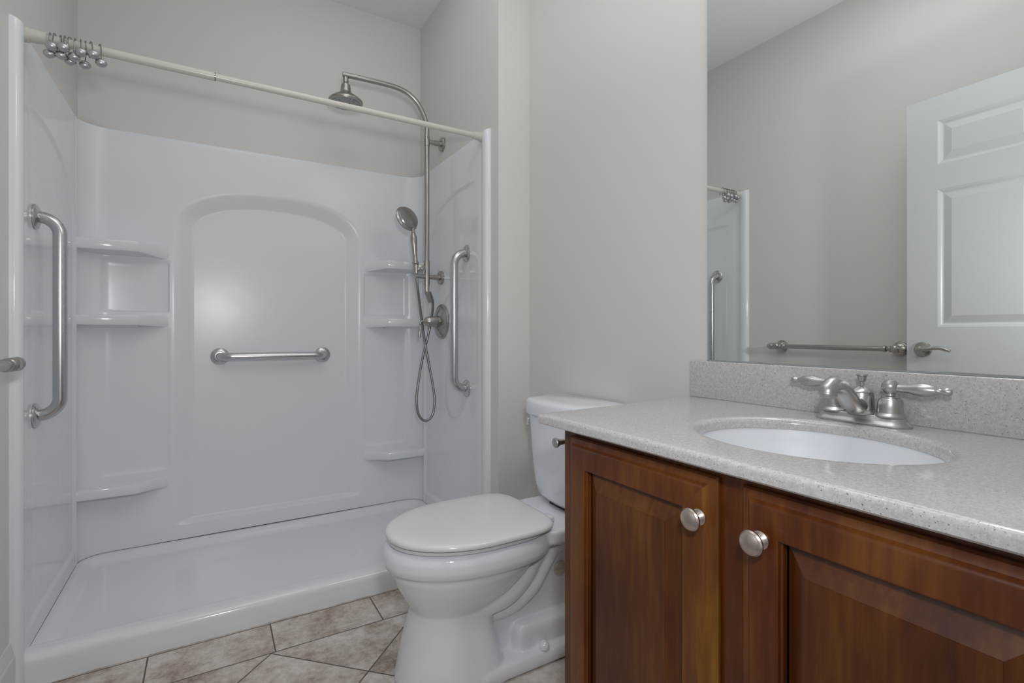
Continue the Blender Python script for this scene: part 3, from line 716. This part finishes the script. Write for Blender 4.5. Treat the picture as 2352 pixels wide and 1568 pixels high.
MB().lathe([(0, 0), (0.0265, 0), (0.0268, 0.003), (0.0235, 0.007), (0.0222, 0.010), (0.0220, 0.024), (0.0215, 0.036), (0.0205, 0.041), (0.0200, 0.043), (0.0215, 0.044), (0.0205, 0.046), (0.0150, 0.050), (0.0085, 0.054), (0.005, 0.056), (0, 0.056)], (FXc, FYc, zb), (0, 0, 1), 40).build('spout_body', NICK, fa, angle=30)
sp = smooth_path([(FXc - 0.008, FYc, zb + 0.016), (FXc - 0.036, FYc, zb + 0.020), (FXc - 0.060, FYc, zb + 0.038), (FXc - 0.079, FYc, zb + 0.055), (FXc - 0.098, FYc, zb + 0.0625), (FXc - 0.115, FYc, zb + 0.0615), (FXc - 0.126, FYc, zb + 0.054), (FXc - 0.1285, FYc, zb + 0.047)], 6)
rads = list(np.interp(np.linspace(0, 1, len(sp)), [0, 0.25, 0.5, 0.75, 1], [0.0175, 0.0180, 0.0165, 0.0155, 0.0150]))
MB().tube(sp, rads, 24).build('spout', NICK, fa, angle=50)
ax = (sp[-1] - sp[-2]).normalized()
MB().lathe([(0, -0.001), (0.0155, -0.001), (0.0160, 0.001), (0.0155, 0.003), (0.0138, 0.0035), (0.0125, 0.008), (0.0095, 0.0085), (0.009, 0.0065), (0, 0.0065)], sp[-1], ax, 28).build('aerator', NICK, fa, angle=30)
MB().lathe([(0, 0.054), (0.0028, 0.054), (0.0028, 0.063), (0.006, 0.065), (0.0075, 0.070), (0.0085, 0.075), (0.0105, 0.0765), (0.0105, 0.0785), (0.006, 0.080), (0, 0.0805)], (FXc + 0.002, FYc, zb), (0, 0, 1), 24).build('lift_rod', NICK, fa, angle=30)

# ------------------------------------------------------------------ toilet paper holder on the cabinet side
ph = thing('toilet_paper_holder', (0.85, VY1, 0.763), 'brushed nickel paper holder arm sticking out beside the cabinet front', 'paper holder')
MB().lathe([(0, 0), (0.026, 0), (0.026, 0.004), (0.018, 0.008), (0.010, 0.010), (0.009, 0.05), (0, 0.055)], (0.85, VY1 - 0.001, 0.763), (0, 1, 0), 28).build('post', NICK, ph, angle=30)
MB().lathe([(0, 0), (0.010, 0.001), (0.0118, 0.003), (0.0118, 0.006), (0.0085, 0.012), (0.0068, 0.018), (0.0060, 0.03), (0.0075, 0.06), (0.0075, 0.166), (0, 0.172)], (0.687, 0.952, 0.763), (1, 0, 0), 28).build('roll_arm', NICK, ph, angle=30)

# ------------------------------------------------------------------ toilet
TY = 1.412
to = thing('toilet', (0.8, TY, 0), 'white two piece toilet with closed lid beside the vanity cabinet', 'toilet')
def egg(xf, xb, hw, z, n=56, nb=2.6, xm=None, yc=TY):
    """oval outline, pointed to the front (low x); xm = station of the greatest width"""
    if xm is None: xm = xf + (xb - xf) * 0.55
    out = []
    for k in range(n):
        a = 2 * PI * k / n; c, s_ = math.cos(a), math.sin(a)
        if c < 0: x = xm + (xm - xf) * c; y = hw * (abs(s_) ** 0.96) * (1 if s_ >= 0 else -1)
        else:
            e = 2 / nb
            x = xm + (xb - xm) * abs(c) ** e; y = hw * abs(s_) ** e * (1 if s_ >= 0 else -1)
        out.append(Vector((x, yc + y, z)))
    return out
def remeshed(mbs, name, m, parent, voxel, it, angle=60):
    me = bpy.data.meshes.new('raw'); bmx = bmesh.new()
    for b in mbs:
        bmesh.ops.remove_doubles(b.bm, verts=b.bm.verts, dist=1e-6)
        bmesh.ops.recalc_face_normals(b.bm, faces=b.bm.faces)
        tmp = bpy.data.meshes.new('t'); b.bm.to_mesh(tmp); bmx.from_mesh(tmp); b.bm.free(); bpy.data.meshes.remove(tmp)
    bmx.to_mesh(me); bmx.free()
    o = bpy.data.objects.new('raw', me); COL.objects.link(o)
    r = o.modifiers.new('r', 'REMESH'); r.mode = 'VOXEL'; r.voxel_size = voxel; r.use_smooth_shade = True
    s_ = o.modifiers.new('s', 'SMOOTH'); s_.factor = 0.5; s_.iterations = it
    dg = bpy.context.evaluated_depsgraph_get(); dg.update()
    res = bpy.data.meshes.new_from_object(o.evaluated_get(dg))
    bpy.data.objects.remove(o); bpy.data.meshes.remove(me)
    res.name = name; res.materials.clear(); res.materials.append(m); res.shade_smooth()
    ob = bpy.data.objects.new(name, res); COL.objects.link(ob); put(ob, parent)
    return ob
parts = []
b = MB(); b.rings([egg(0.448, 0.93, 0.170, 0.338), egg(0.432, 0.945, 0.186, 0.345), egg(0.426, 0.95, 0.192, 0.362), egg(0.427, 0.95, 0.192, 0.385), egg(0.434, 0.945, 0.186, 0.402), egg(0.45, 0.93, 0.172, 0.4095)]); parts.append(b)      # rim
b = MB(); b.rings([egg(0.515, 0.70, 0.105, 0.20), egg(0.50, 0.76, 0.118, 0.222), egg(0.484, 0.815, 0.136, 0.25), egg(0.466, 0.855, 0.155, 0.285), egg(0.452, 0.885, 0.170, 0.32), egg(0.446, 0.90, 0.176, 0.37)]); parts.append(b)                # bowl
b = MB(); b.rings([egg(0.462, 0.775, 0.150, 0.0, nb=5), egg(0.463, 0.772, 0.149, 0.02, nb=5), egg(0.474, 0.752, 0.139, 0.075, nb=5), egg(0.490, 0.735, 0.125, 0.14, nb=5), egg(0.506, 0.728, 0.114, 0.19, nb=5), egg(0.513, 0.725, 0.108, 0.235, nb=5)]); parts.append(b)    # pedestal
b = MB(); b.box((0.66, TY - 0.152, 0.0), (1.12, TY + 0.152, 0.05), 0.02, 3).box((0.70, TY - 0.075, 0.02), (1.13, TY + 0.075, 0.37), 0.03, 3).box((0.80, TY - 0.118, 0.02), (1.12, TY + 0.118, 0.125), 0.025, 3); parts.append(b)       # foot and core
b = MB(); b.rings([egg(0.83, 1.135, 0.150, 0.362, nb=6, xm=0.93), egg(0.82, 1.145, 0.160, 0.372, nb=6, xm=0.93), egg(0.82, 1.145, 0.160, 0.402, nb=6, xm=0.93), egg(0.83, 1.135, 0.150, 0.4105, nb=6, xm=0.93)]); parts.append(b)        # deck behind the seat
for sgn in (-1, 1):
    t1 = smooth_path([(0.62, TY + sgn * 0.070, 0.215), (0.70, TY + sgn * 0.082, 0.208), (0.775, TY + sgn * 0.090, 0.222), (0.835, TY + sgn * 0.090, 0.262), (0.875, TY + sgn * 0.086, 0.310), (0.93, TY + sgn * 0.075, 0.345), (1.00, TY + sgn * 0.06, 0.355)], 6)
    t2 = smooth_path([(0.72, TY + sgn * 0.058, 0.165), (0.80, TY + sgn * 0.07, 0.175), (0.87, TY + sgn * 0.082, 0.220), (0.915, TY + sgn * 0.088, 0.285), (0.95, TY + sgn * 0.085, 0.325), (1.01, TY + sgn * 0.075, 0.335), (1.06, TY + sgn * 0.07, 0.29), (1.08, TY + sgn * 0.07, 0.2), (1.085, TY + sgn * 0.07, 0.05)], 6)
    b = MB(); b.tube(t1, 0.031, 20); parts.append(b)
    b = MB(); b.tube(t2, 0.026, 20); parts.append(b)
bowl = remeshed(parts, 'bowl', PORC, to, 0.0042, 5)
# seat ring and lid
mb = MB(); mb.rings([egg(0.446, 0.915, 0.178, 0.4105, nb=3.4), egg(0.442, 0.918, 0.183, 0.4135, nb=3.4), egg(0.442, 0.918, 0.183, 0.4215, nb=3.4), egg(0.448, 0.915, 0.178, 0.4245, nb=3.4)])
mb.build('seat', SEATM, to, angle=50)
lid = lambda d, z: egg(0.435 + d, 0.922 - d, 0.1935 - d, z, n=96, nb=5.0, xm=0.69)
mb = MB(); mb.rings([lid(0.006, 0.4262), lid(0.001, 0.4285), lid(0.0, 0.433), lid(0.0015, 0.4385), lid(0.006, 0.4425), lid(0.014, 0.4448), lid(0.05, 0.4475), lid(0.11, 0.449)])
mb.build('lid', SEATM, to, angle=50)
for sgn in (-1, 1):
    MB().box((0.912, TY + sgn * 0.075 - 0.022, 0.4105), (0.952, TY + sgn * 0.075 + 0.022, 0.430), 0.005, 3).build('seat_hinge', SEATM, to)
# tank
def tank_ring(hw, xf, bow, rc, z, xb=1.188, n=10):
    """flat back, bowed front, round front corners"""
    pts = []; hw *= 0.875
    m_ = 22
    for k in range(m_ + 1):
        t = -1 + 2 * k / m_
        y = hw * t
        e = abs(t)
        edge = (1 - min(1, (1 - e) * hw / rc)) if (1 - e) * hw < rc else 0
        x = xf + bow * e * e + rc * (1 - math.sqrt(max(0, 1 - edge * edge)))
        pts.append(Vector((x, TY + y, z)))
    pts.append(Vector((xb - 0.02, TY + hw, z))); pts.append(Vector((xb - 0.005, TY + hw - 0.003, z))); pts.append(Vector((xb, TY + hw - 0.02, z)))
    pts.append(Vector((xb, TY - hw + 0.02, z))); pts.append(Vector((xb - 0.005, TY - hw + 0.003, z))); pts.append(Vector((xb - 0.02, TY - hw, z)))
    return pts
mb = MB(); mb.rings([tank_ring(0.135, 1.055, 0.03, 0.05, 0.4175), tank_ring(0.165, 1.030, 0.03, 0.05, 0.423), tank_ring(0.184, 1.016, 0.03, 0.05, 0.440), tank_ring(0.194, 1.010, 0.03, 0.05, 0.47), tank_ring(0.201, 1.006, 0.03, 0.05, 0.52), tank_ring(0.209, 1.002, 0.03, 0.05, 0.60), tank_ring(0.217, 0.999, 0.03, 0.05, 0.69), tank_ring(0.219, 0.998, 0.03, 0.05, 0.7195)])
mb.build('tank', PORC, to, angle=50)
mb = MB(); mb.rings([tank_ring(0.222, 0.994, 0.03, 0.05, 0.721), tank_ring(0.2285, 0.988, 0.03, 0.052, 0.723), tank_ring(0.230, 0.986, 0.03, 0.053, 0.728), tank_ring(0.230, 0.986, 0.03, 0.053, 0.765), tank_ring(0.2275, 0.989, 0.03, 0.052, 0.774), tank_ring(0.221, 0.996, 0.03, 0.05, 0.7785), tank_ring(0.18, 1.03, 0.03, 0.05, 0.782)])
mb.build('tank_lid', PORC, to, angle=50)
MB().box((1.04, TY - 0.06, 0.4105), (1.14, TY + 0.06, 0.418), 0.003).build('tank_gasket', DARK, to)
MB().tube([(1.075, TY + 0.180, 0.680), (1.075, TY + 0.208, 0.680)], 0.008, 16).box((1.042, TY + 0.2005, 0.667), (1.105, TY + 0.2125, 0.694), 0.004, 3).build('flush_lever', CHROME, to)
for sgn in (-1, 1):
    MB().lathe([(0, 0), (0.0165, 0), (0.0168, 0.004), (0.0155, 0.012), (0.011, 0.019), (0.005, 0.0225), (0, 0.023)], (0.885, TY + sgn * 0.1335, 0.049), (0, 0, 1), 28).build('bolt_cap', PORC, to)
# beige cap low on the side of the pedestal
o = MB().lathe([(0, 0), (0.024, 0), (0.024, 0.005), (0.021, 0.008), (0.012, 0.0095), (0, 0.010)], (0.986, TY - 0.0745, 0.248), (0, -1, 0), 28).box((0.960, TY - 0.0850, 0.2465), (1.012, TY - 0.080, 0.2495)).build('side_cap', BEIGE, to)
o['label'] = 'beige round cap on the side of the toilet base'
